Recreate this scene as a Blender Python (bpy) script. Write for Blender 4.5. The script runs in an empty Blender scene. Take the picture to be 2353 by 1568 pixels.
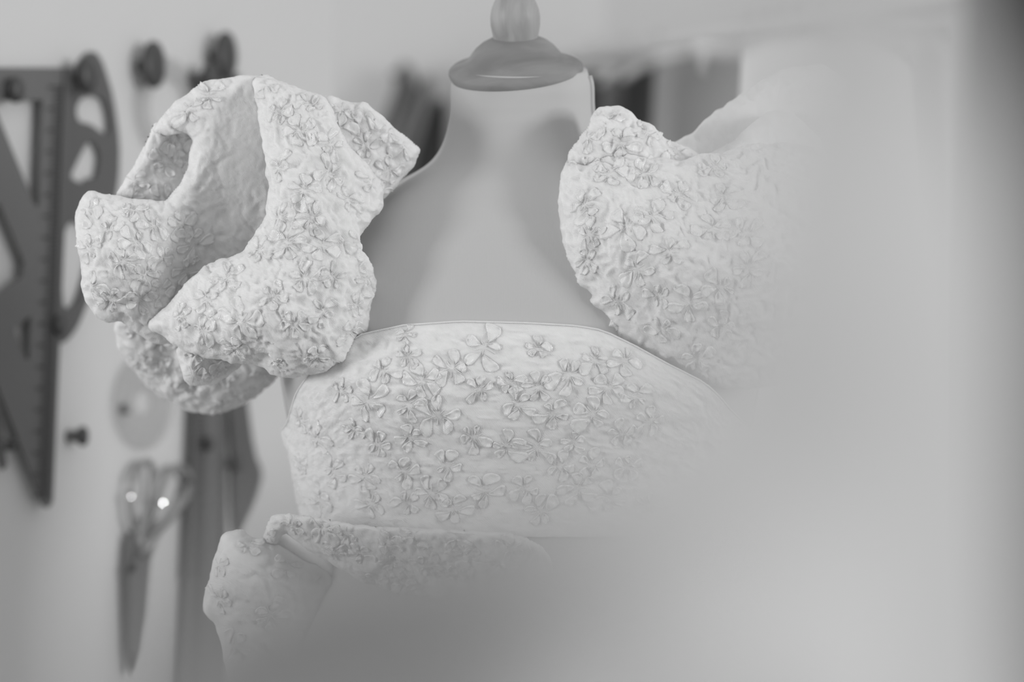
import bpy, math, random
import numpy as np
from mathutils import Vector, Matrix
R = math.radians
C = bpy.context.scene.collection
S = bpy.context.scene
random.seed(7); rng = np.random.default_rng(7)

# ------------------------------------------------------------------ camera, light, exposure
FW, FH, LENS, SENS = 2353.0, 1568.0, 85.0, 36.0
FPX = LENS / SENS * FW
CAMZ = 1.30
def W(px, py, d):                       # a point at distance d seen at photo pixel px, py
    return Vector(((px - FW/2) / FPX * d, d, CAMZ - (py - FH/2) / FPX * d))

cam_data = bpy.data.cameras.new('camera'); cam = bpy.data.objects.new('camera', cam_data); C.objects.link(cam)
cam.location = (0, 0, CAMZ); cam.rotation_euler = (R(90), 0, 0)
cam_data.lens = LENS; cam_data.sensor_width = SENS; cam_data.clip_start = 0.02
cam_data.dof.use_dof = True; cam_data.dof.focus_distance = 1.775; cam_data.dof.aperture_fstop = 2.8
cam_data.dof.aperture_blades = 9
S.camera = cam

world = bpy.data.worlds.new('world'); S.world = world; world.use_nodes = True
bg = world.node_tree.nodes['Background']; bg.inputs[0].default_value = (1, 1, 1, 1); bg.inputs[1].default_value = 0.67

def area(name, loc, target, sx, sy, power):
    l = bpy.data.lights.new(name, 'AREA'); l.shape = 'RECTANGLE'; l.size = sx; l.size_y = sy; l.energy = power
    o = bpy.data.objects.new(name, l); C.objects.link(o); o.location = loc
    o.rotation_euler = (Vector(target) - Vector(loc)).to_track_quat('-Z', 'Y').to_euler(); return o
area('window_light_left', (-2.9, 0.25, 1.55), (0, 1.8, 1.35), 0.45, 0.7, 44)
area('window_light_right', (2.7, 0.3, 1.75), (0, 1.8, 1.35), 0.55, 0.8, 42)

S.view_settings.view_transform = 'Standard'; S.view_settings.look = 'None'
S.view_settings.exposure = 0.0; S.view_settings.gamma = 1.0; S.view_settings.use_curve_mapping = False

# ------------------------------------------------------------------ materials
def mat(name, g, rough=0.6, spec=0.3, metal=0.0, sheen=0.0, bumps=(), trans=0.0, sss=0.0, var=None, alpha=1.0, coat=0.0):
    """g: grey level; bumps: (kind, scale, strength, distance)"""
    m = bpy.data.materials.new(name); m.use_nodes = True; nt = m.node_tree; b = nt.nodes['Principled BSDF']
    b.inputs['Base Color'].default_value = (g, g, g, 1); b.inputs['Roughness'].default_value = rough
    b.inputs['Specular IOR Level'].default_value = spec; b.inputs['Metallic'].default_value = metal
    b.inputs['Sheen Weight'].default_value = sheen; b.inputs['Alpha'].default_value = alpha
    b.inputs['Coat Weight'].default_value = coat
    if sss:
        b.inputs['Subsurface Weight'].default_value = sss; b.inputs['Subsurface Radius'].default_value = (1, 1, 1); b.inputs['Subsurface Scale'].default_value = .007
    tc = nt.nodes.new('ShaderNodeTexCoord'); prev = None
    for kind, sc, st, dist in bumps:
        if kind == 'noise':
            t = nt.nodes.new('ShaderNodeTexNoise'); t.inputs['Scale'].default_value = sc; t.inputs['Detail'].default_value = 4
            t.inputs['Distortion'].default_value = 0.6; nt.links.new(tc.outputs['Object'], t.inputs['Vector']); out = t.outputs['Fac']
        elif kind == 'wave_uv':
            t = nt.nodes.new('ShaderNodeTexWave'); t.bands_direction = 'Y'; t.inputs['Scale'].default_value = sc
            t.inputs['Distortion'].default_value = 1.2; t.inputs['Detail'].default_value = 1; t.inputs['Detail Scale'].default_value = .6
            nt.links.new(tc.outputs['UV'], t.inputs['Vector']); out = t.outputs['Fac']
        elif kind == 'ribs':
            t = nt.nodes.new('ShaderNodeTexWave'); t.bands_direction = 'X'; t.inputs['Scale'].default_value = sc
            t.inputs['Distortion'].default_value = 0.0; nt.links.new(tc.outputs['Object'], t.inputs['Vector']); out = t.outputs['Fac']
        elif kind == 'weave':
            t = nt.nodes.new('ShaderNodeTexWave'); t.bands_direction = 'DIAGONAL'; t.inputs['Scale'].default_value = sc
            t.inputs['Distortion'].default_value = 6; t.inputs['Detail'].default_value = 2; t.inputs['Detail Scale'].default_value = 0.08
            nt.links.new(tc.outputs['Object'], t.inputs['Vector']); out = t.outputs['Fac']
        bn = nt.nodes.new('ShaderNodeBump'); bn.inputs['Strength'].default_value = st; bn.inputs['Distance'].default_value = dist
        nt.links.new(out, bn.inputs['Height'])
        if prev: nt.links.new(prev.outputs['Normal'], bn.inputs['Normal'])
        prev = bn
    if prev: nt.links.new(prev.outputs['Normal'], b.inputs['Normal'])
    if var:                              # (scale xyz, lo, hi): grain, patches
        mp = nt.nodes.new('ShaderNodeMapping'); mp.inputs['Scale'].default_value = var[0]
        nt.links.new(tc.outputs['Object'], mp.inputs['Vector'])
        t = nt.nodes.new('ShaderNodeTexNoise'); t.inputs['Scale'].default_value = 1; t.inputs['Detail'].default_value = 5
        t.inputs['Distortion'].default_value = 0.8; nt.links.new(mp.outputs['Vector'], t.inputs['Vector'])
        cr = nt.nodes.new('ShaderNodeValToRGB'); cr.color_ramp.elements[0].position = .33; cr.color_ramp.elements[1].position = .67
        cr.color_ramp.elements[0].color = (var[1],)*3 + (1,); cr.color_ramp.elements[1].color = (var[2],)*3 + (1,)
        nt.links.new(t.outputs['Fac'], cr.inputs['Fac']); nt.links.new(cr.outputs['Color'], b.inputs['Base Color'])
    if trans:
        tr = nt.nodes.new('ShaderNodeBsdfTranslucent'); tr.inputs['Color'].default_value = (g, g, g, 1)
        mx = nt.nodes.new('ShaderNodeMixShader'); mx.inputs['Fac'].default_value = trans
        out = nt.nodes['Material Output']
        nt.links.new(b.outputs[0], mx.inputs[1]); nt.links.new(tr.outputs[0], mx.inputs[2]); nt.links.new(mx.outputs[0], out.inputs['Surface'])
    return m
M = dict(
    cloth=mat('cloque_fabric', .77, .55, .25, sheen=.15, sss=.6, bumps=(('weave', 420, .3, .0003), ('noise', 300, .5, .0012))),
    petal=mat('satin_thread', .81, .28, .6, sheen=.1, sss=.3, bumps=(('wave_uv', .36, .6, .00022),)),
    lining=mat('smooth_lining', .74, .6, .2, bumps=(('noise', 40, .2, .004),)),
    jersey=mat('form_jersey', .49, .85, .1, sheen=.1, bumps=(('ribs', 330, .14, .0003),)),
    piping=mat('form_piping', .5, .7, .2),
    wood_dark=mat('turned_wood', .25, .6, .25, var=((16, 16, 50), .19, .29), bumps=(('noise', 200, .06, .0005),)),
    wood_light=mat('turned_wood_pale', .37, .45, .35, var=((70, 70, 9), .29, .42)),
    wall=mat('painted_wall', .68, .9, .1, bumps=(('noise', 30, .05, .002),)),
    wall_back=mat('painted_back_wall', .71, .9, .1, bumps=(('noise', 30, .05, .002),)),
    floor=mat('floor_boards', .20, .5, .3, var=((2, 30, 2), .16, .24)),
    plastic=mat('grey_plastic', .155, .35, .4),
    plastic_dark=mat('dark_plastic', .12, .35, .4),
    black=mat('black_rubber', .045, .5, .3),
    tick=mat('scale_ink', .02, .6, .1),
    steel=mat('brushed_steel', .30, .35, .5, metal=.3),
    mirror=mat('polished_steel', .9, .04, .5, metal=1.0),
    steel_dark=mat('dark_steel', .19, .4, .4, metal=.3),
    clear=mat('clear_acrylic', .32, .3, .3, alpha=.14),
    knob=mat('knob_dark', .07, .35, .4),
    garment_black=mat('black_wool', .06, .9, .1), garment_grey=mat('grey_wool', .27, .9, .1, sheen=.3),
    garment_mid=mat('mid_grey_knit', .21, .9, .1), garment_white=mat('white_cotton', .8, .8, .1),
    white_metal=mat('white_lacquer', .66, .4, .4),
    near=mat('near_white_satin', .62, .6, .2),
)

# ------------------------------------------------------------------ helpers
def tag(o, label=None, cat=None, group=None, kind=None):
    for k, v in (('label', label), ('category', cat), ('group', group), ('kind', kind)):
        if v: o[k] = v
    return o
def thing(name, label, cat, loc=(0, 0, 0), group=None):
    o = bpy.data.objects.new(name, None); C.objects.link(o); o.location = loc; o.empty_display_size = .05
    return tag(o, label, cat, group)
def mesh_obj(name, V, F, m, parent=None, smooth=True, uv=None):
    me = bpy.data.meshes.new(name)
    V = np.asarray(V, dtype=np.float64).reshape(-1, 3)
    if parent is not None: V = V - np.array(parent_origin(parent))
    me.from_pydata(V.tolist(), [], F if isinstance(F, list) else F.tolist())
    if smooth: me.polygons.foreach_set('use_smooth', [True]*len(me.polygons))
    me.materials.append(m)
    if uv is not None:
        lay = me.uv_layers.new(name='UVMap'); li = np.empty(len(me.loops), dtype=np.int32)
        me.loops.foreach_get('vertex_index', li); lay.data.foreach_set('uv', np.asarray(uv)[li].ravel())
    me.update(); o = bpy.data.objects.new(name, me); C.objects.link(o)
    if parent is not None: o.parent = parent
    return o
def parent_origin(p):
    v = Vector((0, 0, 0))
    while p is not None: v = v + p.location; p = p.parent
    return v
def recentre(o):                        # move a top-level mesh's origin to its centre
    me = o.data; c = sum((v.co for v in me.vertices), Vector()) / len(me.vertices)
    for v in me.vertices: v.co -= c
    o.location = c; return o

PERM = rng.permutation(256); GR = rng.normal(size=(256, 3)); GR /= np.linalg.norm(GR, axis=1)[:, None]
def gnoise(p):
    p = np.asarray(p); i = np.floor(p).astype(int); f = p - i; u = f*f*f*(f*(f*6-15)+10); out = 0
    for dx in (0, 1):
        for dy in (0, 1):
            for dz in (0, 1):
                h = PERM[(PERM[(PERM[(i[..., 0]+dx) & 255] + i[..., 1]+dy) & 255] + i[..., 2]+dz) & 255]
                g = GR[h]; d = g[..., 0]*(f[..., 0]-dx) + g[..., 1]*(f[..., 1]-dy) + g[..., 2]*(f[..., 2]-dz)
                w = (u[..., 0] if dx else 1-u[..., 0])*(u[..., 1] if dy else 1-u[..., 1])*(u[..., 2] if dz else 1-u[..., 2])
                out = out + w*d
    return out * 1.6
def vnoise(p, seed): return np.stack([gnoise(p + s) for s in (seed, seed+17.3, seed+41.7)], -1)

def smooth_poly(pts, n=2, closed=True):
    P = np.array(pts, float)
    for _ in range(n):
        A = P; B = np.roll(P, -1, 0)
        if closed: Q = np.empty((len(P)*2, 2)); Q[0::2] = A*.78+B*.22; Q[1::2] = A*.22+B*.78; P = Q
    return P
def resample(P, step):
    P = np.vstack([P, P[:1]]); L = np.r_[0, np.cumsum(np.linalg.norm(np.diff(P, axis=0), axis=1))]
    s = np.linspace(0, L[-1], max(8, int(L[-1]/step)), endpoint=False)
    return np.stack([np.interp(s, L, P[:, 0]), np.interp(s, L, P[:, 1])], -1), s
def poly_sd(X, Y, P):
    """signed distance (positive inside) and nearest boundary point"""
    A = P; B = np.roll(P, -1, 0); best = np.full(X.shape, 1e9); nx = np.zeros(X.shape); ny = np.zeros(X.shape)
    ins = np.zeros(X.shape, bool)
    for a, b in zip(A, B):
        d = b-a; L2 = d@d + 1e-9; t = np.clip(((X-a[0])*d[0]+(Y-a[1])*d[1])/L2, 0, 1)
        qx = a[0]+t*d[0]; qy = a[1]+t*d[1]; dd = (X-qx)**2+(Y-qy)**2; m = dd < best
        best[m] = dd[m]; nx[m] = qx[m]; ny[m] = qy[m]
        if a[1] != b[1]:
            c = ((a[1] > Y) != (b[1] > Y)) & (X < (b[0]-a[0])*(Y-a[1])/(b[1]-a[1])+a[0]); ins ^= c
    sd = np.sqrt(best); sd[~ins] *= -1
    return sd, nx, ny
def rbf(ctrl, X, Y):
    c = np.array(ctrl, float); n = len(c); s = 100.
    def k(r2): return np.where(r2 > 1e-12, .5*r2*np.log(r2+1e-12), 0)
    p = c[:, :2]/s; D2 = ((p[:, None]-p[None])**2).sum(-1)
    A = np.zeros((n+3, n+3)); A[:n, :n] = k(D2) + np.eye(n)*.02; A[:n, n] = 1; A[:n, n+1:] = p; A[n, :n] = 1; A[n+1:, :n] = p.T
    w = np.linalg.solve(A, np.r_[c[:, 2], 0, 0, 0])
    out = w[n] + w[n+1]*X/s + w[n+2]*Y/s
    for i in range(n): out = out + w[i]*k((X/s-p[i, 0])**2+(Y/s-p[i, 1])**2)
    return out

def wrinkle(P, amp, seed):
    """puckered seersucker relief, metres"""
    q = P*36 + .7*vnoise(P*45, seed); a = gnoise(q)
    q2 = P*80 + .9*vnoise(P*80, seed+5); b = gnoise(q2)
    q3 = P*210 + .8*vnoise(P*150, seed+9); c = gnoise(q3)
    r1 = 1-np.abs(b)*2.2; r2 = 1-np.abs(c)*2.2
    return amp*(1.6*a + 1.05*r1 + .36*r2 - .6)

class Surf:
    """grid surface: P0 smooth positions, N smooth normals, P displaced"""
    def __init__(s, P0, valid, amp, seed, flip=False, extra=None):
        s.P0 = P0; s.valid = valid
        du = np.gradient(P0, axis=1); dv = np.gradient(P0, axis=0); n = np.cross(du, dv)
        n /= np.linalg.norm(n, axis=-1)[..., None]+1e-12
        if flip: n = -n
        s.du, s.dv, s.N = du, dv, n
        h = wrinkle(P0, amp, seed)
        if extra is not None: h = h*extra
        s.P = P0 + n*h[..., None]
        s.px = FW/2 + P0[..., 0]/P0[..., 1]*FPX; s.py = FH/2 - (P0[..., 2]-CAMZ)/P0[..., 1]*FPX
        s.front = n[..., 1]
    def at(s, i, j):
        ni, nj = s.P.shape[:2]; i = np.clip(i, 0, ni-1.001); j = np.clip(j, 0, nj-1.001)
        a = i.astype(int); b = j.astype(int); fi = (i-a)[..., None]; fj = (j-b)[..., None]
        ok = s.valid[a, b] & s.valid[a+1, b] & s.valid[a, b+1] & s.valid[a+1, b+1]
        def bl(G): return (G[a, b]*(1-fi)+G[a+1, b]*fi)*(1-fj)+(G[a, b+1]*(1-fi)+G[a+1, b+1]*fi)*fj
        return bl(s.P), bl(s.N), ok
    def find(s, px, py):
        d = (s.px-px)**2+(s.py-py)**2 + np.where(s.valid & (s.front < -.15), 0, 1e9)
        k = np.argmin(d); i, j = np.unravel_index(k, d.shape)
        return (i, j) if d[i, j] < 60 else None

def flower_mesh(sf, i, j, size, rot, seed):
    """five padded satin petals and a stitched centre, draped on the surface"""
    r = random.Random(seed); a, b = sf.du[i, j], sf.dv[i, j]
    e1 = a/np.linalg.norm(a); e2 = np.cross(sf.N[i, j], e1)
    J = np.array([[a@e1, b@e1], [a@e2, b@e2]])
    if abs(np.linalg.det(J)) < 1e-12: return None
    Ji = np.linalg.inv(J); V = []; F = []; UV = []
    petals = []
    n = 5
    for k in range(n):
        ang = rot + 2*math.pi*k/n + r.uniform(-.15, .15); L = size*r.uniform(.72, 1.25); Wd = L*r.uniform(.22, .36)
        petals.append((ang,   .20*L, L, Wd, .0010, 12, 9))
    for k in range(n):                   # thin stamens between the petals
        ang = rot + 2*math.pi*(k+.5)/n + r.uniform(-.12, .12); petals.append((ang, .04*size, size*r.uniform(.4, .62), size*.05, .0008, 6, 4))
    ok_any = False
    for ang, l0, L, Wd, hh, nt, ns in petals:
        t = np.linspace(0, 1, nt)[:, None]; q = np.linspace(-1, 1, ns)[None]
        tip = .5+.22*math.sin(seed*7.3+ang*3); prof = (np.clip(t, .0, 1)**1.15*np.clip(1-t, 0, 1)**tip); prof = prof/prof.max()
        bend = .35*np.sin(t*3.2+seed+ang*2)*Wd
        x = l0+(L-l0)*t + 0*q; y = q*Wd*prof + bend
        rim = np.exp(-((np.abs(q)-.78)/.17)**2)+.8*np.exp(-((t-.93)/.07)**2)*(np.abs(q) < .8)
        h = hh*(.5+.8*rim+.2*np.sin(t*8+q*2.5+seed+ang)+.1*np.sin(t*17-q*4+ang*5))*np.ones_like(x)
        h = np.where((np.abs(q) > .99) | (t > .999) | (t < .001), -.0003, h)
        u = x*math.cos(ang)-y*math.sin(ang); v = x*math.sin(ang)+y*math.cos(ang)
        dj = Ji[0, 0]*u+Ji[0, 1]*v; di = Ji[1, 0]*u+Ji[1, 1]*v
        P, N, ok = sf.at(i+di, j+dj)
        if not ok.all(): continue
        ok_any = True; base = len(V); P = P + N*h[..., None]
        V += P.reshape(-1, 3).tolist(); UV += np.stack([y*1000+0*x, x*1000*1.0], -1).reshape(-1, 2).tolist()
        for m in range(nt-1):
            for c in range(ns-1): F.append((base+m*ns+c, base+m*ns+c+1, base+(m+1)*ns+c+1, base+(m+1)*ns+c))
    return (V, F, UV) if ok_any else None

FLN = 0
def add_flowers(sf, parent, spots, size=.0135):
    global FLN
    for s in spots:
        px, py = s[:2]; f = sf.find(px, py)
        if f is None: continue
        FLN += 1
        r = flower_mesh(sf, f[0], f[1], (s[2] if len(s) > 2 else size*random.uniform(.8, 1.15)), s[3] if len(s) > 3 else random.uniform(0, 6.3), FLN)
        if r: mesh_obj('embroidered_flower', r[0], r[1], M['petal'], parent, uv=r[2])
def scatter(poly, dist, avoid=(), margin=14, n=900):
    P = np.array(poly, float); out = []; lo = P.min(0); hi = P.max(0)
    pts = np.stack([rng.uniform(lo[0], hi[0], n), rng.uniform(lo[1], hi[1], n)], -1); sd = poly_sd(pts[:, 0], pts[:, 1], P)[0]
    for p, d in zip(pts, sd):
        if d > margin and all((p[0]-q[0])**2+(p[1]-q[1])**2 > dist**2 for q in list(out)+[a[:2] for a in avoid]): out.append((p[0], p[1]))
    return out

def lobe(outline, ctrl, r=.02, rb=.03, step=4, amp=.0011, seed=1, rough=4.0, base=1.8, nsm=2, calm=()):
    """a rolled or pillowed fold of cloth with real thickness: front and back shells closed along the outline"""
    P, s = resample(smooth_poly(outline, nsm), 6)
    nrm = np.roll(P, -1, 0)-np.roll(P, 1, 0); nrm = np.stack([nrm[:, 1], -nrm[:, 0]], -1); nrm /= np.linalg.norm(nrm, axis=1)[:, None]+1e-9
    wob = gnoise(np.stack([P[:, 0]/26, P[:, 1]/26, np.full(len(P), seed*3.1)], -1))*rough
    P = P + nrm*wob[:, None]
    lo = np.floor(P.min(0)/step)*step-2*step; hi = P.max(0)+2*step
    gx = np.arange(lo[0], hi[0]+step, step); gy = np.arange(lo[1], hi[1]+step, step); X, Y = np.meshgrid(gx, gy)
    sd, nx, ny = poly_sd(X, Y, P); ins = sd > step*.3
    pad = np.pad(ins, 1); nb = np.zeros_like(ins)
    for a in (0, 1, 2):
        for b in (0, 1, 2): nb |= pad[a:a+ins.shape[0], b:b+ins.shape[1]]
    bd = nb & ~ins; X2 = np.where(bd, nx, X); Y2 = np.where(bd, ny, Y); e = np.where(bd, 0, np.maximum(sd, 0))
    k = base/FPX; em = e*k
    d0 = base + rbf(ctrl, X2, Y2)/1000.
    q = np.clip(em/r, 0, 1); q2 = np.clip(em/max(rb, .004), 0, 1)
    dF = d0 + r*(1-np.sqrt(1-(1-q)**2)); dB = d0 + r + rb*np.sqrt(1-(1-q2)**2)
    def pos(D): return np.stack([(X2-FW/2)/FPX*D, D, CAMZ-(Y2-FH/2)/FPX*D], -1)
    valid = ins | bd
    ex = np.clip(em/.004+.35, 0, 1)
    for qx, qy, rx_, ry_, fac in calm: ex = ex*(1-fac*np.exp(-((X2-qx)/rx_)**2-((Y2-qy)/ry_)**2))
    sf = Surf(pos(dF), valid, amp, seed, extra=ex)
    if np.median(sf.N[valid][:, 1]) > 0:
        sf = Surf(pos(dF), valid, amp, seed, flip=True, extra=ex)
    PB = pos(dB)
    cell = valid[:-1, :-1] & valid[1:, :-1] & valid[:-1, 1:] & valid[1:, 1:] & (ins[:-1, :-1] | ins[1:, :-1] | ins[:-1, 1:] | ins[1:, 1:])
    idF = -np.ones(valid.shape, int); idF[valid] = np.arange(valid.sum()); nF = valid.sum()
    idB = idF.copy(); idB[ins] = nF + np.arange(ins.sum())
    V = np.vstack([sf.P[valid], PB[ins]]); ci, cj = np.nonzero(cell)
    FF = np.stack([idF[ci, cj], idF[ci+1, cj], idF[ci+1, cj+1], idF[ci, cj+1]], -1)
    FB = np.stack([idB[ci, cj], idB[ci, cj+1], idB[ci+1, cj+1], idB[ci+1, cj]], -1)[::1]
    # drop the back faces of cells wholly on the boundary
    return sf, V, np.vstack([FF, FB])
def join(parts):
    V = []; F = []; n = 0
    for v, f in parts: V.append(v); F.append(f+n); n += len(v)
    return np.vstack(V), np.vstack(F)

def lathe(profile, n=48, axis_origin=(0, 0, 0), rot=None):
    V = []; F = []; m = len(profile)
    for i in range(n):
        a = 2*math.pi*i/n
        for r_, z in profile: V.append((r_*math.cos(a), r_*math.sin(a), z))
    for i in range(n):
        for j in range(m-1): F.append((i*m+j, ((i+1) % n)*m+j, ((i+1) % n)*m+j+1, i*m+j+1))
    M3 = rot or Matrix.Identity(3); o = Vector(axis_origin)
    return [tuple(M3 @ Vector(v)+o) for v in V], F
def tube(pts, r, n=8, cap=True):
    P = [Vector(p) for p in pts]; V = []; F = []; up = Vector((.13, .21, .97)).normalized()
    rr = r if isinstance(r, (list, tuple)) else [r]*len(P)
    for i, p in enumerate(P):
        t = (P[min(i+1, len(P)-1)]-P[max(i-1, 0)]).normalized(); a = t.cross(up).normalized(); b = a.cross(t)
        for k in range(n): an = 2*math.pi*k/n; V.append(p+(a*math.cos(an)+b*math.sin(an))*rr[i])
    for i in range(len(P)-1):
        for k in range(n): F.append((i*n+k, i*n+(k+1) % n, (i+1)*n+(k+1) % n, (i+1)*n+k))
    if cap: F.append(tuple(range(n))[::-1]); F.append(tuple((len(P)-1)*n+k for k in range(n)))
    return [tuple(v) for v in V], F
def plate(name, loops, fn, nrm, th, m, parent=None, sm=0):
    """flat sheet with cut-outs; loops in photo pixels, fn maps them on the plane"""
    cu = bpy.data.curves.new('tmp', 'CURVE'); cu.dimensions = '2D'; cu.fill_mode = 'BOTH'
    allw = []
    for lp in loops:
        Q = smooth_poly(lp, sm) if sm else np.array(lp, float)
        sp = cu.splines.new('POLY'); sp.points.add(len(Q)-1); sp.use_cyclic_u = True
        for i, q in enumerate(Q): sp.points[i].co = (q[0]/1000, -q[1]/1000, 0, 1)
    o = bpy.data.objects.new('tmp', cu); C.objects.link(o)
    dg = bpy.context.evaluated_depsgraph_get(); dg.update()
    me0 = bpy.data.meshes.new_from_object(o.evaluated_get(dg)); bpy.data.objects.remove(o)
    v2 = [(v.co.x*1000, -v.co.y*1000) for v in me0.vertices]; f2 = [tuple(p.vertices) for p in me0.polygons]
    from collections import Counter
    ed = Counter(); 
    for f in f2:
        for a, b in zip(f, f[1:]+f[:1]): ed[frozenset((a, b))] += 1
    n = len(v2); A = [Vector(fn(*p)) for p in v2]; B = [a-Vector(nrm)*th for a in A]
    F = list(f2)+[tuple(n+i for i in f[::-1]) for f in f2]
    for f in f2:
        for a, b in zip(f, f[1:]+f[:1]):
            if ed[frozenset((a, b))] == 1: F.append((b, a, n+a, n+b))
    return mesh_obj(name, [tuple(v) for v in A+B], F, m, parent, smooth=False)
def box(name, lo, hi, m, kind='structure'):
    x0, y0, z0 = lo; x1, y1, z1 = hi
    V = [(x0, y0, z0), (x1, y0, z0), (x1, y1, z0), (x0, y1, z0), (x0, y0, z1), (x1, y0, z1), (x1, y1, z1), (x0, y1, z1)]
    F = [(0, 3, 2, 1), (4, 5, 6, 7), (0, 1, 5, 4), (1, 2, 6, 5), (2, 3, 7, 6), (3, 0, 4, 7)]
    o = mesh_obj(name, V, F, m, smooth=False); o['kind'] = kind; return o
def slab(name, a, b, z0, z1, th, side, m):
    """wall standing on the plan segment a-b"""
    a = Vector((a[0], a[1], 0)); b = Vector((b[0], b[1], 0)); t = (b-a).normalized(); n = Vector((t.y, -t.x, 0))*side*th
    base = [a, b, b+n, a+n]; V = [tuple(p+Vector((0, 0, z0))) for p in base]+[tuple(p+Vector((0, 0, z1))) for p in base]
    F = [(0, 3, 2, 1), (4, 5, 6, 7), (0, 1, 5, 4), (1, 2, 6, 5), (2, 3, 7, 6), (3, 0, 4, 7)]
    o = mesh_obj(name, V, F, m, smooth=False); o['kind'] = 'structure'; return o

# ------------------------------------------------------------------ the room
T = Vector((0.4911, 0.8711, 0)); NW = Vector((0.8711, -0.4911, 0))     # left wall: along it, and out of it
W0 = Vector((-0.452, 2.40, 0))
def on_wall(px, py, off=0.0):
    o = W0+NW*off; rx = (px-FW/2)/FPX; d = (o.x-(T.x/T.y)*o.y)/(rx-T.x/T.y)
    return W(px, py, d)
wend = on_wall(768, 700)
slab('wall_left', (W0.x-T.x*.9, W0.y-T.y*.9), (wend.x, wend.y), 0, 2.7, .10, -1, M['wall'])
slab('wall_back', (-2.2, 4.6), (.177, 4.6), 0, 2.7, .1, -1, M['wall_back'])
slab('wall_right', (.177, 4.6), (.177+.6*4.5, 4.6-.8*4.5), 0, 2.7, .1, -1, M['wall_back'])
box('floor', (-4, -4, -.05), (4, 5.0, 0), M['floor'])

# ------------------------------------------------------------------ dress form
AX = 1197.0
TR = [(160, 148, .050, 1.900), (172, 159, .053, 1.900), (205, 162, .054, 1.900), (250, 162, .055, 1.902), (290, 168, .058, 1.905), (320, 176, .061, 1.908), (345, 186, .064, 1.910),
      (370, 203, .068, 1.912), (390, 226, .073, 1.914), (408, 262, .079, 1.915), (430, 310, .086, 1.916), (470, 382, .096, 1.917), (520, 450, .106, 1.918),
      (600, 515, .118, 1.918), (700, 542, .130, 1.918), (800, 548, .137, 1.918), (870, 546, .138, 1.918), (960, 530, .134, 1.918),
      (1060, 512, .124, 1.918), (1180, 490, .112, 1.918), (1300, 500, .112, 1.918), (1450, 560, .125, 1.918), (1650, 600, .135, 1.918)]
def body_rows(pys, grow=0.0):
    a = np.array(TR); f = lambda c: np.interp(pys, a[:, 0], a[:, c])
    ker = lambda y: y
    hw = f(1); dp = f(2)+grow; cy = f(3); k = cy/FPX
    return (AX-FW/2)*k, cy, CAMZ-(pys-FH/2)*k, hw*k+grow, dp
def supell(th, a, b, e=2.25):
    c = np.sin(th); s = np.cos(th)
    return a*np.sign(c)*np.abs(c)**(2/e), -b*np.sign(s)*np.abs(s)**(2/e)
form = thing('dress_form', 'cream jersey dress form with tapered neck and turned wooden cap', 'mannequin', (0.007, 1.918, 0.75))
pys = np.arange(160, 1650, 7).astype(float)
cx, cy, cz, ha, hb = body_rows(pys)
# smooth the radii
def sm(v, n=7):
    k = np.ones(n)/n; return np.convolve(np.pad(v, n//2, mode='edge'), k, 'valid')
ha = sm(ha, 7); hb = sm(hb, 11)
th = np.linspace(-math.pi, math.pi, 121)[:-1]; V = []; F = []
for i in range(len(pys)):
    X, Y = supell(th, ha[i], hb[i], 2.0 if pys[i] < 380 else 2.0+.35*min(1, (pys[i]-380)/200)); V += np.stack([cx[i]+X, cy[i]+Y, cz[i]+.22*Y*max(0, 1-(pys[i]-160)/150)], -1).tolist()
n = 120
for i in range(len(pys)-1):
    for j in range(n): F.append((i*n+j, (i+1)*n+j, (i+1)*n+(j+1) % n, i*n+(j+1) % n))
F.append(tuple(range(n))); F.append(tuple((len(pys)-1)*n+j for j in range(n))[::-1])
mesh_obj('torso', V, F, M['jersey'], form)
# side seam piping on both sides
for sgn in (1, -1):
    ang = R(83)*sgn; pts = []
    for i in range(2 if sgn > 0 else 70, len(pys), 2):
        X, Y = supell(np.array([ang]), ha[i]+.0006, hb[i]+.0006, 2.0); pts.append((cx[i]+X[0], cy[i]+Y[0], cz[i]+.22*Y[0]*max(0, 1-(pys[i]-160)/150)))
    v, f = tube(pts, .0022, 8); mesh_obj('side_seam', v, f, M['piping'], form)
kc = 1.895/FPX
cap_o = W(1186, 168, 1.895); rotc = Matrix.Rotation(R(-3.0), 3, 'Y') @ Matrix.Rotation(R(20), 3, 'X')
prof = [(0, -16), (140, -16), (147, -13), (152, -4), (155, 4), (154, 13), (147, 19), (134, 23), (121, 27), (110, 35), (101, 47), (91, 59), (76, 71), (58, 80), (40, 87), (0, 88)]
v, f = lathe([(a*kc, z*kc) for a, z in prof], 72, cap_o, rotc); cap = mesh_obj('neck_cap', v, f, M['wood_dark'], form); cap['label'] = 'domed wooden neck cap'
prof = [(0, 55), (47, 58), (50, 72), (53, 92), (56.5, 110), (57, 130), (54, 148), (48, 163), (41, 176), (36, 190), (38, 202), (46, 212), (52, 226), (52, 245), (40, 262), (18, 272), (0, 274)]
v, f = lathe([(a*kc, z*kc) for a, z in prof], 56, cap_o, Matrix.Rotation(R(-1.0), 3, 'Y') @ Matrix.Rotation(R(17), 3, 'X')); kn = mesh_obj('finial', v, f, M['wood_light'], form); kn['label'] = 'paler turned wooden finial'

# ------------------------------------------------------------------ gown
gown = thing('gown', 'white embroidered gown with huge puffed sleeves on the dress form', 'dress', (0.007, 1.918, 0.05))
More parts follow.
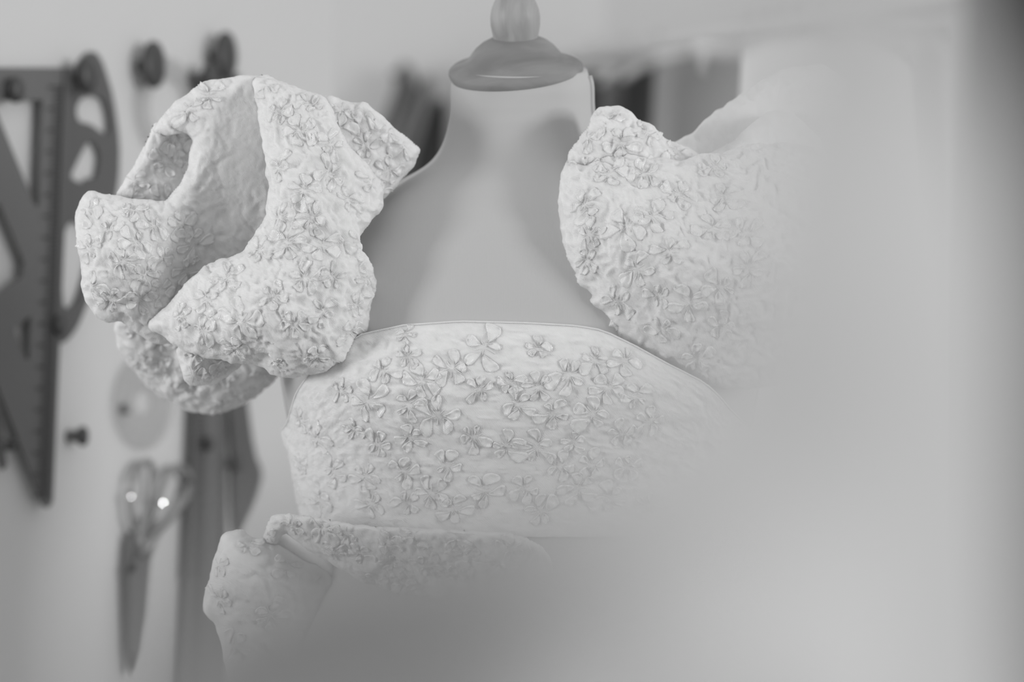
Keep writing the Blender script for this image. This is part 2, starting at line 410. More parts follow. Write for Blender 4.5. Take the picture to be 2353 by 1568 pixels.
# bodice
topc = np.array([(-600, 985), (-545, 985), (-535, 975), (-525, 962), (-490, 908), (-420, 832), (-385, 795), (-345, 768), (-260, 748), (-140, 739), (0, 742), (120, 749), (180, 760), (250, 798), (300, 832), (380, 880), (450, 940), (520, 985), (600, 985)], float)
nth, nv = 420, 190
th = np.linspace(-math.pi, math.pi, nth); P0 = np.zeros((nv, nth, 3))
xs = np.sign(np.sin(th))*np.abs(np.sin(th))**(2/2.35)*.188/(1.918-.138*np.abs(np.cos(th))**(2/2.35))*FPX; top = np.interp(xs, topc[:, 0], topc[:, 1]); top = np.where(np.abs(th) > math.pi/2, 985, top)
for i in range(nv):
    t = i/(nv-1); py = top*(1-t)+1235*t
    a = np.array(TR); k = 1.918/FPX
    hw = np.interp(py, pys, ha); dp = np.interp(py, pys, hb)
    bust = np.exp(-((py-900)/110)**2)*(np.exp(-((th-.62)/.42)**2)+np.exp(-((th+.62)/.42)**2))*.012
    g = .005 + bust + .002*(1-t)
    s_, c_ = np.sin(th), np.cos(th); e = 2.35
    X = (hw+g)*np.sign(s_)*np.abs(s_)**(2/e); Y = -(dp+g)*np.sign(c_)*np.abs(c_)**(2/e)
    P0[i] = np.stack([(AX-FW/2)*k+X, 1.918+Y, CAMZ-(py-FH/2)*k*(1)], -1)
# heights were given as seen on the front: bring the front rows to their pixel at their own depth
for i in range(nv):
    t = i/(nv-1); py = top*(1-t)+1235*t; P0[i, :, 2] = CAMZ-(py-FH/2)/FPX*np.minimum(P0[i, :, 1], 1.918)
edge = np.clip(np.arange(nv)/8., 0.15, 1)[:, None]*np.ones((1, nth))
bod = Surf(P0, np.ones((nv, nth), bool), .0013, 3.3, extra=edge)
if bod.N[nv//2, nth//2, 1] > 0: bod = Surf(P0, np.ones((nv, nth), bool), .0013, 3.3, flip=True, extra=edge)
Vb = bod.P.reshape(-1, 3); inner = (P0[0]-bod.N[0]*.004); Vb = np.vstack([Vb, inner, inner-bod.N[0]*.002-np.array([0, 0, .006])])
I, Jx = np.meshgrid(np.arange(nv-1), np.arange(nth-1), indexing='ij'); a_ = (I*nth+Jx).ravel()
Fb = np.stack([a_, a_+nth, a_+nth+1, a_+1], -1)
j_ = np.arange(nth-1); b0 = nv*nth
Fb = np.vstack([Fb, np.stack([j_, j_+1, b0+j_+1, b0+j_], -1), np.stack([b0+j_, b0+j_+1, b0+nth+j_+1, b0+nth+j_], -1)])
bodice = mesh_obj('bodice', Vb, Fb, M['cloth'], gown)
# the rolled top hem
hem = [tuple(bod.P[0, j]) for j in range(60, nth-60, 3)]
v, f = tube(hem, .0008, 8); mesh_obj('hem', v, f, M['cloth'], bodice)
spots = [(1113, 800, .0165, 1.35), (842, 925, .016, .4), (1008, 955, .0165, .2), (1305, 862, .0165, .9), (1185, 930, .013, 2), (765, 1085, .014, 1.5), (1230, 1030, .016, .6),
         (730, 1010, .014, .7), (940, 820, .012, .3), (870, 1020, .013, .9), (930, 1085, .013, 0), (1270, 950, .013, 1), (1430, 830, .013, .2), (735, 1150, .014, 1.6),
         (850, 1160, .014, .5), (780, 900, .011, 1), (1030, 1070, .012, 1), (690, 965, .011, .4), (935, 770, .009, 1.2), (1180, 880, .010, .4), (690, 1070, .012, .2)]
add_flowers(bod, bodice, spots+scatter([(700, 960), (900, 780), (1400, 790), (1520, 900), (1500, 1200), (700, 1200)], 62, spots))

# skirt, flaring from the waist to the floor, with soft gathers
nz, nt_ = 60, 240; V = []; F = []
for i in range(nz):
    t = i/(nz-1); z = 1.035-t*.99
    for j in range(nt_):
        a = 2*math.pi*j/nt_; rr = .165+.33*t**.8; fold = (.010+.03*t)*math.sin(17*a+2*math.sin(3*a))
        V.append((0.007+(rr+fold)*math.cos(a), 1.918+(rr*.8+fold)*math.sin(a), z))
for i in range(nz-1):
    for j in range(nt_): F.append((i*nt_+j, (i+1)*nt_+j, (i+1)*nt_+(j+1) % nt_, i*nt_+(j+1) % nt_))
mesh_obj('skirt', V, F, M['lining'], gown)

# waist frill, standing out at the left hip
P1 = [(514, 1224), (540, 1219), (550, 1217), (585, 1236), (607, 1234), (650, 1262), (800, 1330), (900, 1480), (900, 1720), (560, 1720), (508, 1480), (492, 1430), (466, 1411), (467, 1377), (479, 1331), (495, 1275), (505, 1251)]
P2 = [(612, 1290), (606, 1240), (608, 1214), (617, 1193), (633, 1182), (660, 1181), (734, 1190), (820, 1208), (1000, 1215), (1250, 1230), (1300, 1400), (1050, 1440), (850, 1345), (766, 1300), (729, 1283), (692, 1252), (658, 1226), (640, 1240)]
P3 = [(600, 1300), (640, 1200), (720, 1240), (830, 1320), (1000, 1450), (1050, 1720), (640, 1720), (560, 1500)]
fr = []
s1, v, f = lobe(P1, [(470, 1350, 30), (560, 1230, 20), (700, 1400, 40), (600, 1600, 40), (860, 1600, 60), (560, 1330, 12)], .012, .012, 5, .0013, 21, 3); fr.append((v, f))
s2, v, f = lobe(P2, [(620, 1220, 10), (760, 1230, -15), (1000, 1300, -25), (1250, 1330, -30), (700, 1250, 5)], .012, .02, 4, .0017, 22, 3); fr.append((v, f))
s3, v, f = lobe(P3, [(640, 1260, 34), (800, 1350, 48), (700, 1600, 75), (1000, 1600, 75)], .02, .02, 8, .0002, 23, 2); fr.append((v, f))
v, f = join(fr); frill = mesh_obj('waist_frill', v, f, M['cloth'], gown)
add_flowers(s2, frill, scatter(P2, 52, margin=10)); add_flowers(s1, frill, scatter(P1, 80, margin=12))

# left puffed sleeve: a cabbage of rolled folds
LA = [(579, 177), (641, 185), (695, 204), (746, 217), (766, 252), (777, 295), (819, 355), (862, 399), (884, 440), (880, 484), (855, 505), (829, 538), (828, 564), (850, 604), (869, 646), (864, 680), (854, 724), (846, 767), (806, 788), (798, 826), (764, 841), (742, 860), (710, 860), (656, 870), (620, 863), (612, 845), (565, 838), (529, 833), (461, 820), (403, 798), (367, 769), (339, 755), (343, 738), (381, 706), (417, 663), (475, 604), (553, 584), (584, 540), (605, 511), (612, 466), (617, 404), (604, 332), (597, 303), (586, 223)]
LB = [(700, 230), (745, 214), (815, 239), (837, 236), (857, 252), (884, 272), (917, 304), (948, 322), (969, 343), (960, 369), (931, 405), (906, 434), (882, 462), (830, 470), (760, 400), (720, 300)]
LC = [(660, 200), (620, 172), (586, 172), (532, 175), (513, 182), (477, 182), (430, 213), (392, 245), (362, 280), (348, 303), (385, 312), (428, 302), (443, 318), (434, 368), (426, 404), (400, 440), (383, 465), (330, 458), (270, 450), (215, 441), (204, 437), (184, 452), (173, 499), (170, 543), (185, 604), (188, 659), (203, 712), (222, 729), (255, 740), (280, 737), (312, 767), (362, 792), (440, 790), (520, 720), (640, 600), (680, 500), (670, 350)]
LE = [(440, 280), (360, 272), (342, 310), (322, 352), (300, 392), (283, 420), (262, 455), (300, 500), (420, 500), (470, 400)]
LF = [(258, 738), (272, 800), (300, 848), (332, 882), (380, 921), (430, 943), (470, 951), (530, 944), (580, 921), (610, 896), (638, 868), (640, 820), (560, 760), (420, 720), (300, 700)]
LG = [(400, 790), (410, 838), (420, 862), (432, 888), (460, 890), (490, 887), (530, 862), (553, 846), (560, 820), (480, 780)]
sl = []
sC, v, f = lobe(LC, [(600, 185, 20), (477, 195, 14), (400, 260, 16), (430, 340, 14), (415, 440, 10), (540, 260, 20), (560, 400, 26), (640, 400, 34), (640, 250, 28), (500, 450, 24), (470, 560, 28), (420, 650, 32), (560, 560, 36), (600, 520, 38), (350, 520, -6), (300, 600, -14), (220, 500, 2), (240, 650, -4), (300, 720, 10), (370, 760, 25), (230, 450, 8), (480, 700, 40)], .014, .03, 4, .0019, 31, calm=[(570, 370, 110, 190, .88), (440, 620, 60, 90, .6)]); sl.append((v, f))
sA, v, f = lobe(LA, [(600, 200, 5), (700, 230, -8), (640, 350, -20), (740, 330, -22), (640, 480, -30), (740, 480, -36), (840, 470, -10), (700, 600, -42), (610, 600, -34), (800, 640, -26), (840, 690, -10), (500, 640, -22), (400, 730, -6), (560, 730, -44), (680, 760, -46), (600, 830, -18), (760, 800, -30), (470, 790, -14), (790, 400, -12)], .017, .028, 4, .0020, 32); sl.append((v, f))
sB, v, f = lobe(LB, [(760, 260, 10), (850, 300, 14), (940, 350, 34), (880, 400, 26), (800, 400, 16)], .014, .022, 4, .0019, 33); sl.append((v, f))
sE, v, f = lobe(LE, [(350, 300, 32), (400, 380, 52), (300, 420, 36), (380, 460, 50), (440, 400, 58)], .012, .02, 4, .0019, 34); sl.append((v, f))
sF, v, f = lobe(LF, [(300, 800, 120), (400, 850, 135), (500, 900, 150), (600, 880, 150), (400, 760, 110), (560, 800, 110)], .02, .05, 5, .0024, 35, base=1.8); sl.append((v, f))
sG, v, f = lobe(LG, [(430, 830, 14), (500, 840, 22), (450, 870, 18), (540, 840, 30)], .014, .02, 4, .0019, 36); sl.append((v, f))
v, f = join(sl); sleeve = mesh_obj('puffed_sleeve', v, f, M['cloth'], gown)
fa = [(555, 740, .0185, 1.55), (700, 640, .015, .3), (760, 400, .015, .7), (665, 560, .016, 1.3), (700, 440, .015, .2), (840, 640, .014, .8), (650, 500, .014, 0), (470, 760, .013, .3), (730, 820, .013, .9), (525, 640, .013, .6), (815, 560, .014, 1), (800, 460, .013, .4), (690, 300, .015, .8), (640, 260, .013, .1), (420, 730, .011, .5), (760, 330, .012, 1.2), (740, 720, .012, 1), (640, 830, .009, 1)]
add_flowers(sA, sleeve, fa+scatter(LA, 62, fa)); add_flowers(sB, sleeve, scatter(LB, 50))
fc = [(285, 600, .014, .4), (350, 520, .012, .7), (250, 530, .012, .2), (430, 620, .012, .8), (320, 690, .012, .1)]
add_flowers(sC, sleeve, fc+scatter([(180, 460), (400, 470), (470, 560), (380, 700), (300, 730), (200, 700)], 50, fc)+scatter([(400, 250), (480, 195), (560, 185), (470, 260), (430, 300)], 48)); add_flowers(sG, sleeve, scatter(LG, 40, margin=8)); add_flowers(sF, sleeve, scatter(LF, 60))
add_flowers(sE, sleeve, scatter(LE, 50))

# right puffed sleeve
RA = [(1367, 250), (1379, 243), (1400, 243), (1419, 242), (1445, 257), (1472, 277), (1495, 284), (1521, 312), (1546, 329), (1600, 345), (1640, 400), (1500, 440), (1340, 420), (1300, 380), (1307, 347), (1329, 316), (1352, 289)]
RB = [(1300, 362), (1340, 356), (1379, 354), (1450, 356), (1520, 364), (1579, 370), (1615, 352), (1664, 350), (1720, 326), (1850, 330), (1990, 380), (2080, 480), (2090, 620), (2000, 780), (1850, 880), (1680, 900), (1590, 880), (1548, 862), (1486, 826), (1430, 806), (1396, 781), (1374, 759), (1347, 731), (1320, 691), (1302, 646), (1303, 602), (1296, 588), (1285, 539), (1282, 450), (1289, 410)]
RC = [(1500, 400), (1544, 328), (1588, 309), (1629, 267), (1669, 240), (1722, 206), (1765, 178), (1830, 150), (1920, 150), (1990, 250), (1980, 450), (1700, 500)]
RD = [(1590, 380), (1640, 345), (1685, 330), (1720, 288), (1775, 250), (1830, 262), (1900, 330), (1880, 450), (1700, 470)]
sr = []
tA, v, f = lobe(RA, [(1400, 260, 14), (1380, 330, 2), (1480, 320, 8), (1560, 370, 20), (1400, 400, 5)], .016, .03, 4, .0019, 41); sr.append((v, f))
tB, v, f = lobe(RB, [(1300, 450, -8), (1400, 420, -16), (1450, 550, -36), (1600, 420, -14), (1600, 600, -50), (1800, 600, -50), (1500, 750, -28), (1360, 680, -10), (1700, 820, -20), (2000, 600, -10)], .020, .04, 4, .0017, 42); sr.append((v, f))
tC, v, f = lobe(RC, [(1560, 340, 70), (1700, 260, 85), (1850, 220, 90), (1700, 420, 60)], .016, .03, 5, .0009, 43); sr.append((v, f))
tD, v, f = lobe(RD, [(1640, 370, 38), (1720, 320, 44), (1850, 260, 50), (1800, 420, 30)], .014, .03, 5, .0010, 44); sr.append((v, f))
v, f = join(sr); sleeve2 = mesh_obj('puffed_sleeve', v, f, M['cloth'], gown)
fb = [(1400, 400, .016, 1.2), (1440, 520, .018, .9), (1355, 540, .014, .3), (1350, 600, .012, .7), (1465, 620, .016, 1.2), (1540, 580, .013, .4), (1500, 500, .014, .1), (1560, 450, .013, 0), (1400, 760, .012, .5), (1420, 690, .014, .5), (1345, 470, .013, .8)]
add_flowers(tB, sleeve2, fb+scatter([(1300, 380), (1700, 360), (1740, 600), (1650, 860), (1480, 820), (1330, 700)], 70, fb)); add_flowers(tA, sleeve2, scatter(RA, 55))

# ------------------------------------------------------------------ tools on the left wall
def pw(off): return lambda x, y: on_wall(x, y, off)
def knob(px, py, rad, off, label, deep=.03, m='knob'):
    o = on_wall(px, py, deep*1.1)-NW*deep*1.1; t = thing('wall_knob', label, 'knob', o, 'dark knobs on the tool wall')
    rot = Vector((0, 0, 1)).rotation_difference(NW).to_matrix()
    v, f = lathe([(0, 0), (.006, 0), (.006, deep*.6), (0, deep*.6)], 16, o, rot); mesh_obj('stem', v, f, M['steel_dark'], t)
    v, f = lathe([(0, deep*.75), (rad*.96, deep*.75), (rad, deep*.85), (rad*.96, deep), (rad*.6, deep*1.1), (0, deep*1.12)], 28, o, rot); v = [tuple(o+(Vector(q)-o)-T*((Vector(q)-o).dot(T))*.3) for q in v]; mesh_obj('knob_head', v, f, M[m], t)
    return t
# large set square
sq = thing('set_square', 'large grey set square with graduated edge, nearest the frame\'s left side', 'ruler', on_wall(130, 700, .012))
plate('square_body', [[(-250, 155), (165, 155), (162, 230), (121, 1155), (112, 1168), (101, 1162), (0, 900)],
                      [(-17, 230), (97, 230), (89, 475), (80, 470), (0, 275)],
                      [(-90, 420), (0, 468), (56, 603), (53, 634), (0, 674), (-50, 700), (-60, 690)],
                      [(33, 756), (71, 726), (67, 828), (59, 824)]], pw(.014), NW, .004, M['plastic'], sq)
plate('edge_strip', [[(148, 157), (166, 157), (122, 1150), (112, 1150)]], pw(.016), NW, .0015, M['plastic_dark'], sq)
tk = []
for i in range(96):
    y = 200+i*9.9; s = (y-155)/1000; xr = 149-s*42; ln = 34 if i % 5 == 0 else 20
    p = [pw(.0163)(xr-ln, y-1.8), pw(.0163)(xr, y-1.8), pw(.0163)(xr, y+1.8), pw(.0163)(xr-ln, y+1.8)]; tk.append([tuple(q) for q in p])
V = [q for p in tk for q in p]; F = [(4*i, 4*i+1, 4*i+2, 4*i+3) for i in range(len(tk))]
g = mesh_obj('scale_marks', V, F, M['tick'], sq, smooth=False); g['kind'] = 'stuff'
pt = tag(recentre(plate('drafting_curve', [[(-60, 860), (0, 955), (17, 1070), (8, 1080), (-2, 1060), (-40, 960)]], pw(.008), NW, .003, M['plastic_dark'])), 'narrow dark tool tip cut by the frame, below left of the set square', 'ruler')
# french curve
fc_ = tag(recentre(plate('french_curve', [[(150, 240), (175, 160), (205, 118), (222, 120), (238, 145), (262, 225), (276, 330), (274, 410), (262, 480), (245, 560), (222, 640), (196, 712), (176, 758), (150, 788), (128, 790), (128, 300)],
      [(188, 222), (236, 220), (250, 262), (252, 312), (234, 305), (208, 285), (180, 280), (174, 250)],
      [(160, 408), (176, 375), (203, 322), (219, 330), (231, 360), (222, 412), (206, 408), (190, 424)],
      [(143, 700), (146, 540), (160, 508), (186, 512), (214, 540), (202, 620), (178, 698), (158, 712)]], pw(.007), NW, .004, M['plastic_dark'], sm=1)), 'dark curved pattern template with cut-outs behind the set square', 'ruler')
knob(212, 172, .019, 0, 'dark knob holding up the curved template', .03)
knob(47, 205, .013, 0, 'small dark knob over the top bar of the set square', .026)
knob(362, 148, .025, 0, 'round dark knob alone above the round clear template', .022)
knob(528, 126, .026, 0, 'highest round dark knob above the left sleeve', .022)
knob(496, 176, .016, 0, 'smaller dark knob touching the highest one', .03)
knob(198, 1003, .010, 0, 'small dark knob right of the set square tip', .02)
knob(146, 748, .011, 0, 'small dark knob at the lower end of the curved template', .02)
knob(36, 1022, .006, 0, 'tiny knob against the slanting edge of the set square', .018)
knob(296, 940, .006, 0, 'tiny faint knob under the left sleeve, above the scissors', .008, 'steel')
def ring(label, cx_, cy_, ro, ri, m):
    o = on_wall(cx_, cy_, .006); rot = Vector((0, 0, 1)).rotation_difference(NW).to_matrix()
    v, f = lathe([(ri, -.001), (ro, -.001), (ro, .001), (ri, .001), (ri, -.001)], 64, o, rot)
    return tag(recentre(mesh_obj('round_template', v, f, M[m])), label, 'template')
ring('clear round template hanging behind the left sleeve', 385, 250, .055, .030, 'clear')
ring('clear round template below the left sleeve, above the scissors', 330, 925, .050, .012, 'clear')
# ruler
ru = thing('metre_ruler', 'long dark graduated ruler hanging behind the left sleeve', 'ruler', on_wall(480, 900, .012))
plate('ruler_body', [[(462, 170), (520, 170), (521, 950), (524, 1620), (424, 1620), (444, 950)]], pw(.012), NW, .003, M['plastic'], ru)
plate('edge_strip', [[(448, 800), (476, 800), (470, 1330), (430, 1330), (442, 1000)]], pw(.0135), NW, .001, M['plastic_dark'], ru)
V = []; 
for i in range(60):
    y = 945+i*11
    for x0, x1 in ((452, 470), (508, 518)): V += [tuple(pw(.0139)(x0, y)), tuple(pw(.0139)(x1, y)), tuple(pw(.0139)(x1, y+2.5)), tuple(pw(.0139)(x0, y+2.5))]
g = mesh_obj('scale_marks', V, [(4*i, 4*i+1, 4*i+2, 4*i+3) for i in range(len(V)//4)], M['tick'], ru, smooth=False); g['kind'] = 'stuff'
hs = tag(recentre(plate('hip_curve', [[(524, 170), (560, 170), (566, 900), (585, 1040), (606, 1090), (590, 1150), (560, 1215), (548, 1240), (540, 1180), (536, 1000), (522, 900)]], pw(.008), NW, .004, M['plastic_dark'], sm=1)), 'dark curved template right of the long ruler, wider near its foot', 'ruler')
knob(552, 1066, .010, 0, 'small dark knob on the wide foot of the curved template', .022)
knob(488, 1020, .008, 0, 'small dark knob in the middle of the long ruler', .022)
# scissors
sc = thing('tailor_scissors', 'steel tailor scissors hanging point down below the left sleeve', 'scissors', on_wall(330, 1270, .012))
def wt(pts, r, off=.014): return tube([on_wall(x, y, off) for x, y in pts], r, 10)
plate('blade', [[(300, 1225), (330, 1232), (342, 1290), (340, 1400), (326, 1500), (311, 1552), (303, 1545), (298, 1450), (293, 1310), (296, 1255)]], pw(.013), NW, .003, M['steel_dark'], sc)
plate('blade', [[(330, 1222), (368, 1226), (348, 1290), (338, 1420), (318, 1530), (306, 1500), (300, 1330)]], pw(.017), NW, .003, M['steel_dark'], sc)
def loop(pts): return pts+[pts[0]]
for outer in ([(312, 1222), (302, 1185), (298, 1140), (305, 1095), (320, 1068), (342, 1058), (352, 1082), (350, 1140), (340, 1200), (322, 1228)],
              [(345, 1222), (358, 1180), (372, 1120), (385, 1085), (405, 1070), (430, 1082), (438, 1108), (424, 1155), (396, 1196), (362, 1228)]):
    Q = smooth_poly(outer, 1); v, f = wt([tuple(q) for q in Q]+[tuple(Q[0])], .0036); mesh_obj('handle', v, f, M['steel'], sc)
v, f = wt([(318, 1225), (322, 1250), (325, 1280)], .006); mesh_obj('shank', v, f, M['steel'], sc)
v, f = wt([(362, 1222), (345, 1250), (328, 1280)], .006, .019); mesh_obj('shank', v, f, M['steel'], sc)
o = on_wall(307, 1309, .02); v, f = lathe([(0, 0), (.0045, 0), (.004, .002), (0, .003)], 16, o, Vector((0, 0, 1)).rotation_difference(NW).to_matrix()); mesh_obj('pivot_screw', v, f, M['black'], sc)

for x, y, rr in ((375, 1157, .0009), (302, 1142, .0005)):            # added mirror facets, angled to throw the right light's glint into the camera
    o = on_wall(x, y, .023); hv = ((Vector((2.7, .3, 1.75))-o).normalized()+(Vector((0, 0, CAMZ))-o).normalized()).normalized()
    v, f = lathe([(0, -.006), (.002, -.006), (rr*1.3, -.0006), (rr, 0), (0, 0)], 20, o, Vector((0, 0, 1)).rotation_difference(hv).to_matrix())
    g = mesh_obj('glint_facet', v, f, M['mirror'], sc, smooth=False)

# ------------------------------------------------------------------ clothes rack on the right wall
ra = Vector((.10, 4.29, 0)); rd = Vector((.35, -.47, 0)).normalized(); RZ = CAMZ+.5095-.012
rail = thing('clothes_rail', 'pale clothes rail running along the right wall', 'rail', (ra.x, ra.y, RZ))
v, f = tube([ra+rd*t+Vector((0, 0, RZ)) for t in (-.02, .4, .9, 1.3)], .015, 20); mesh_obj('rail_tube', v, f, M['white_metal'], rail)
for t in (.06, .66, 1.26):
    p = ra+rd*t+Vector((0, 0, RZ)); wn = Vector((.8, .6, 0)); v, f = tube([p, p+wn*.26], .008, 10); mesh_obj('wall_bracket', v, f, M['white_metal'], rail)
def rail_t(px):
    rx = (px-FW/2)/FPX; return (rx*ra.y-ra.x)/(rd.x-rx*rd.y)
def garment(px, wtop, length, m, label, seed, drop=.09, hang='white_metal', spread=1.25, yaw=0):
    t = rail_t(px); p = ra+rd*t; o = Vector((p.x, p.y, RZ)); g = thing('hanging_garment', label, 'garment', o, 'garments on the clothes rail')
    ax = Vector((.8, .6, 0)); ax.rotate(Matrix.Rotation(R(yaw), 3, 'Z')); sd = Vector((-ax.y, ax.x, 0)); r = random.Random(seed)
    hk = [(0, -.03), (.020, -.014), (.026, .008), (.015, .025), (-.004, .028), (-.022, .014)]
    v, f = tube([o+ax*a+Vector((0, 0, z)) for a, z in hk], .003, 8); v2, f2 = tube([o+Vector((0, 0, -.03)), o+Vector((0, 0, -.036))], .0022, 8)
    n0 = len(v); mesh_obj('hanger_hook', v+v2, f+[tuple(i+n0 for i in q) for q in f2], M[hang], g)
    v, f = tube([o+ax*(-wtop/2)+Vector((0, 0, -.055)), o+ax*(-wtop*.2)+Vector((0, 0, -.036)), o+Vector((0, 0, -.03)), o+ax*wtop*.2+Vector((0, 0, -.036)), o+ax*wtop/2+Vector((0, 0, -.055))], .008, 8); mesh_obj('hanger_arm', v, f, M[hang], g)
    V = []; F = []; nu, nv_ = 72, 36
    for i in range(nv_):
        u = i/(nv_-1)
        for j in range(nu):
            a = 2*math.pi*j/nu; hw = wtop/2*(1+(spread-1)*u); th_ = .012+.016*min(1, u*3)
            sh = -.030-.03*abs(math.cos(a))**1.5*(1-u)**.5; fold = .006*math.sin(a*7+seed+2*u)*min(1, u*4)
            V.append(tuple(o+ax*(hw*math.cos(a))+sd*(th_*math.sin(a)+fold)+Vector((0, 0, sh-u*length))))
    for i in range(nv_-1):
        for j in range(nu): F.append((i*nu+j, (i+1)*nu+j, (i+1)*nu+(j+1) % nu, i*nu+(j+1) % nu))
    F.append(tuple(range(nu)))
    mesh_obj('cloth_body', V, F, M[m], g); return g
garment(1362, .34, .9, 'garment_black', 'black garment hanging just right of the form\'s neck', 1)
garment(1428, .09, .8, 'garment_mid', 'mid-grey garment hanging between the black one and the coat', 2)
garment(1500, .13, 1.0, 'garment_black', 'second black garment on the rail, left of the grey coat', 3)
garment(1725, .40, 1.1, 'garment_grey', 'grey coat, the widest garment, hanging above the right sleeve', 4)
garment(1900, .34, 1.1, 'garment_white', 'white blouse nearest the right on the rail', 5)

def clip_hanger(px, wtop, label):
    p = ra+rd*rail_t(px); o = Vector((p.x, p.y, RZ)); g = thing('clip_hanger', label, 'hanger', o, 'empty white hangers on the clothes rail'); ax = Vector((.8, .6, 0))
    v, f = tube([o+ax*a+Vector((0, 0, z)) for a, z in [(0, -.045), (.020, -.014), (.026, .008), (.015, .025), (-.004, .028), (-.022, .014)]], .003, 8); mesh_obj('hanger_hook', v, f, M['white_metal'], g)
    v, f = tube([o+ax*(-wtop/2)+Vector((0, 0, -.042)), o+Vector((0, 0, -.038)), o+ax*wtop/2+Vector((0, 0, -.042))], .010, 10); mesh_obj('hanger_arm', v, f, M['garment_white'], g)
    for s_ in (-1, 1):
        v, f = tube([o+ax*s_*wtop*.44+Vector((0, 0, -.05)), o+ax*s_*wtop*.44+Vector((0, 0, -.075))], .007, 8); mesh_obj('clip', v, f, M['white_metal'], g)
clip_hanger(1764, .30, 'empty white hanger above the grey coat, leftmost of the three')
clip_hanger(1800, .16, 'empty white hanger, middle one of the three on the rail')
clip_hanger(1838, .16, 'empty white hanger, rightmost of the three on the rail')

# far dark garment left of the neck
def hang_back(px, py, wd, ln, m, label, seed, d=4.35):
    o = W(px, py, d); g = thing('hanging_scarf', label, 'scarf', o, 'scarves on the back wall'); V = []; F = []; nu, nv_ = 48, 30
    for i in range(nv_):
        u = i/(nv_-1)
        for j in range(nu):
            a = 2*math.pi*j/nu; hw = wd*(.25+.75*min(1, u*1.8)**.7)
            V.append((o.x+hw*math.cos(a)+.02*math.sin(u*5+seed), o.y+.03*math.sin(a)+.01*math.sin(5*a+seed), o.z-u*ln+.01*math.sin(3*a)))
    for i in range(nv_-1):
        for j in range(nu): F.append((i*nu+j, (i+1)*nu+j, (i+1)*nu+(j+1) % nu, i*nu+(j+1) % nu))
    F.append(tuple(range(nu))); mesh_obj('scarf_cloth', V, F, M[m], g)
    v, f = tube([o+Vector((0, 0, -.01)), Vector((o.x, 4.6, o.z))], .006, 8); mesh_obj('wall_hook', v, f, M['black'], g)
hang_back(908, 158, .040, .28, 'garment_mid', 'dark grey scarf hanging between the left sleeve and the neck', 1.0, 4.50)
hang_back(960, 190, .040, .30, 'garment_grey', 'lighter grey scarf, closer to the neck', 2.2, 4.40)
hang_back(1008, 240, .042, .45, 'garment_black', 'black scarf touching the outline of the neck', 3.0, 4.29)

# dark folding screen on the right
wd = thing('folding_screen', 'dark folding screen at the right edge, beyond the near white cloth', 'screen', (.40, .82, 0))
def bx(name, lo, hi, m, parent):
    x0, y0, z0 = lo; x1, y1, z1 = hi
    V = [(x0, y0, z0), (x1, y0, z0), (x1, y1, z0), (x0, y1, z0), (x0, y0, z1), (x1, y0, z1), (x1, y1, z1), (x0, y1, z1)]
    return mesh_obj(name, V, [(0, 3, 2, 1), (4, 5, 6, 7), (0, 1, 5, 4), (1, 2, 6, 5), (2, 3, 7, 6), (3, 0, 4, 7)], M[m], parent, smooth=False)
for x0, x1 in ((.157, .40), (.41, .64)):
    bx('panel', (x0+.012, .808, .05), (x1-.012, .822, 1.92), 'black', wd); bx('panel_frame', (x0, .80, .03), (x0+.012, .83, 1.95), 'black', wd); bx('panel_frame', (x1-.012, .80, .03), (x1, .83, 1.95), 'black', wd)
    bx('foot', (x0, .80, 0), (x0+.02, .83, .03), 'black', wd); bx('foot', (x1-.02, .80, 0), (x1, .83, .03), 'black', wd)
bx('hinge', (.399, .796, 1.5), (.411, .801, 1.56), 'black', wd); bx('hinge', (.399, .796, .4), (.411, .801, .46), 'black', wd)

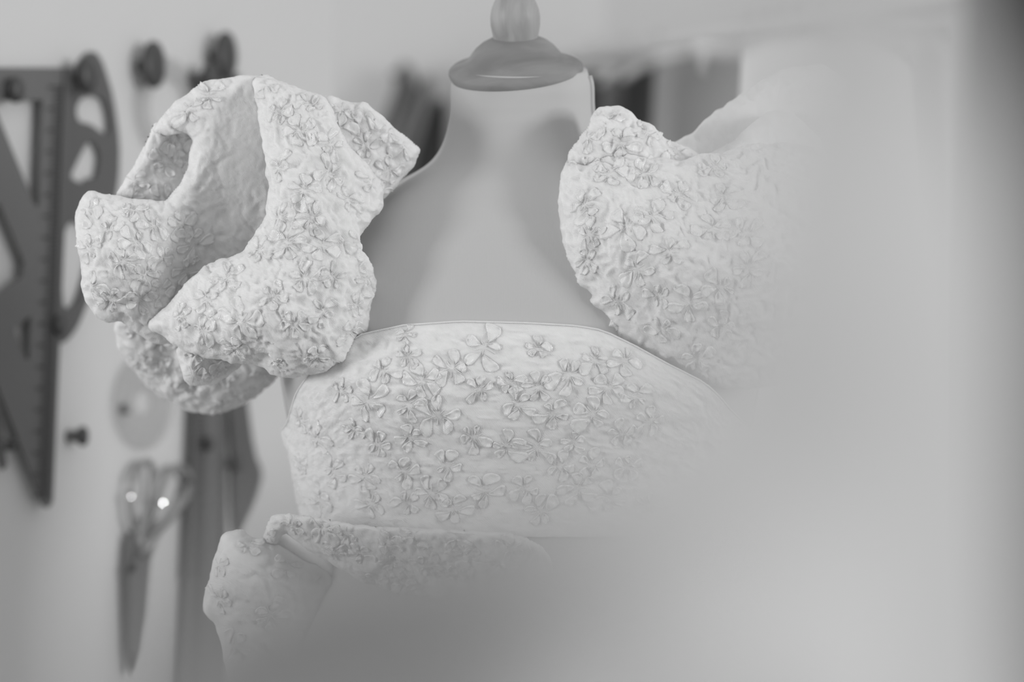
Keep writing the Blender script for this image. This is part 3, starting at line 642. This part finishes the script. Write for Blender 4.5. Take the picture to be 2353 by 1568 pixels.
# ------------------------------------------------------------------ the near white cloth, wholly out of focus
def near_cloth():
    E = np.array([(-400, 1830), (0, 1770), (300, 1690), (700, 1625), (900, 1530), (1050, 1300), (1150, 1000), (1230, 690), (1330, 440), (1450, 310), (1600, 240), (1900, 200)], float)
    nr, ncol = 150, 150; P = np.zeros((nr, ncol, 3))
    for i in range(nr):
        y = -400+2300*i/(nr-1); xl = np.interp(y, E[:, 0], E[:, 1]); xr = np.interp(y, [-400, 0, 250, 600, 1900], [2100, 2140, 2290, 2370, 2430])
        for j in range(ncol):
            u = j/(ncol-1); x = xl+(xr-xl)*u
            d = .272
            P[i, j] = (x, y, d)
    X, Y, D = P[..., 0], P[..., 1], P[..., 2]
    D = D + rbf([(1700, 0, 0), (1650, 1080, -3), (1650, 1650, -18), (950, 1180, -16), (950, 1330, -8), (950, 1480, 8), (950, 1800, 22), (500, 1320, -10), (500, 1600, 12), (2000, 800, 4), (1750, 300, 0), (2400, 800, 18), (2400, 100, 24), (2000, 1200, 2), (2120, 1420, 8), (2050, 1650, 6), (2400, 1500, 22), (1300, 1568, 0), (2200, 0, 10)], X, Y)/1000.
    Q = np.stack([(X-FW/2)/FPX*D, D, CAMZ-(Y-FH/2)/FPX*D], -1)
    B = Q+np.array([0, .004, 0]); V = np.vstack([Q.reshape(-1, 3), B.reshape(-1, 3)]); n = nr*ncol
    I, Jx = np.meshgrid(np.arange(nr-1), np.arange(ncol-1), indexing='ij'); a = (I*ncol+Jx).ravel()
    F1 = np.stack([a, a+ncol, a+ncol+1, a+1], -1); F2 = F1[:, ::-1]+n; F = [F1, F2]
    r = np.arange(nr-1)*ncol; F.append(np.stack([r, n+r, n+r+ncol, r+ncol], -1)); r2 = r+ncol-1; F.append(np.stack([r2, r2+ncol, n+r2+ncol, n+r2], -1))
    c = np.arange(ncol-1); F.append(np.stack([c, c+1, n+c+1, n+c], -1)); c2 = c+(nr-1)*ncol; F.append(np.stack([c2, n+c2, n+c2+1, c2+1], -1))
    return mesh_obj('draped_cloth', V, np.vstack(F), M['near'])
nc = tag(recentre(near_cloth()), 'pale cloth close to the lens, a soft blur over the right side', 'cloth')
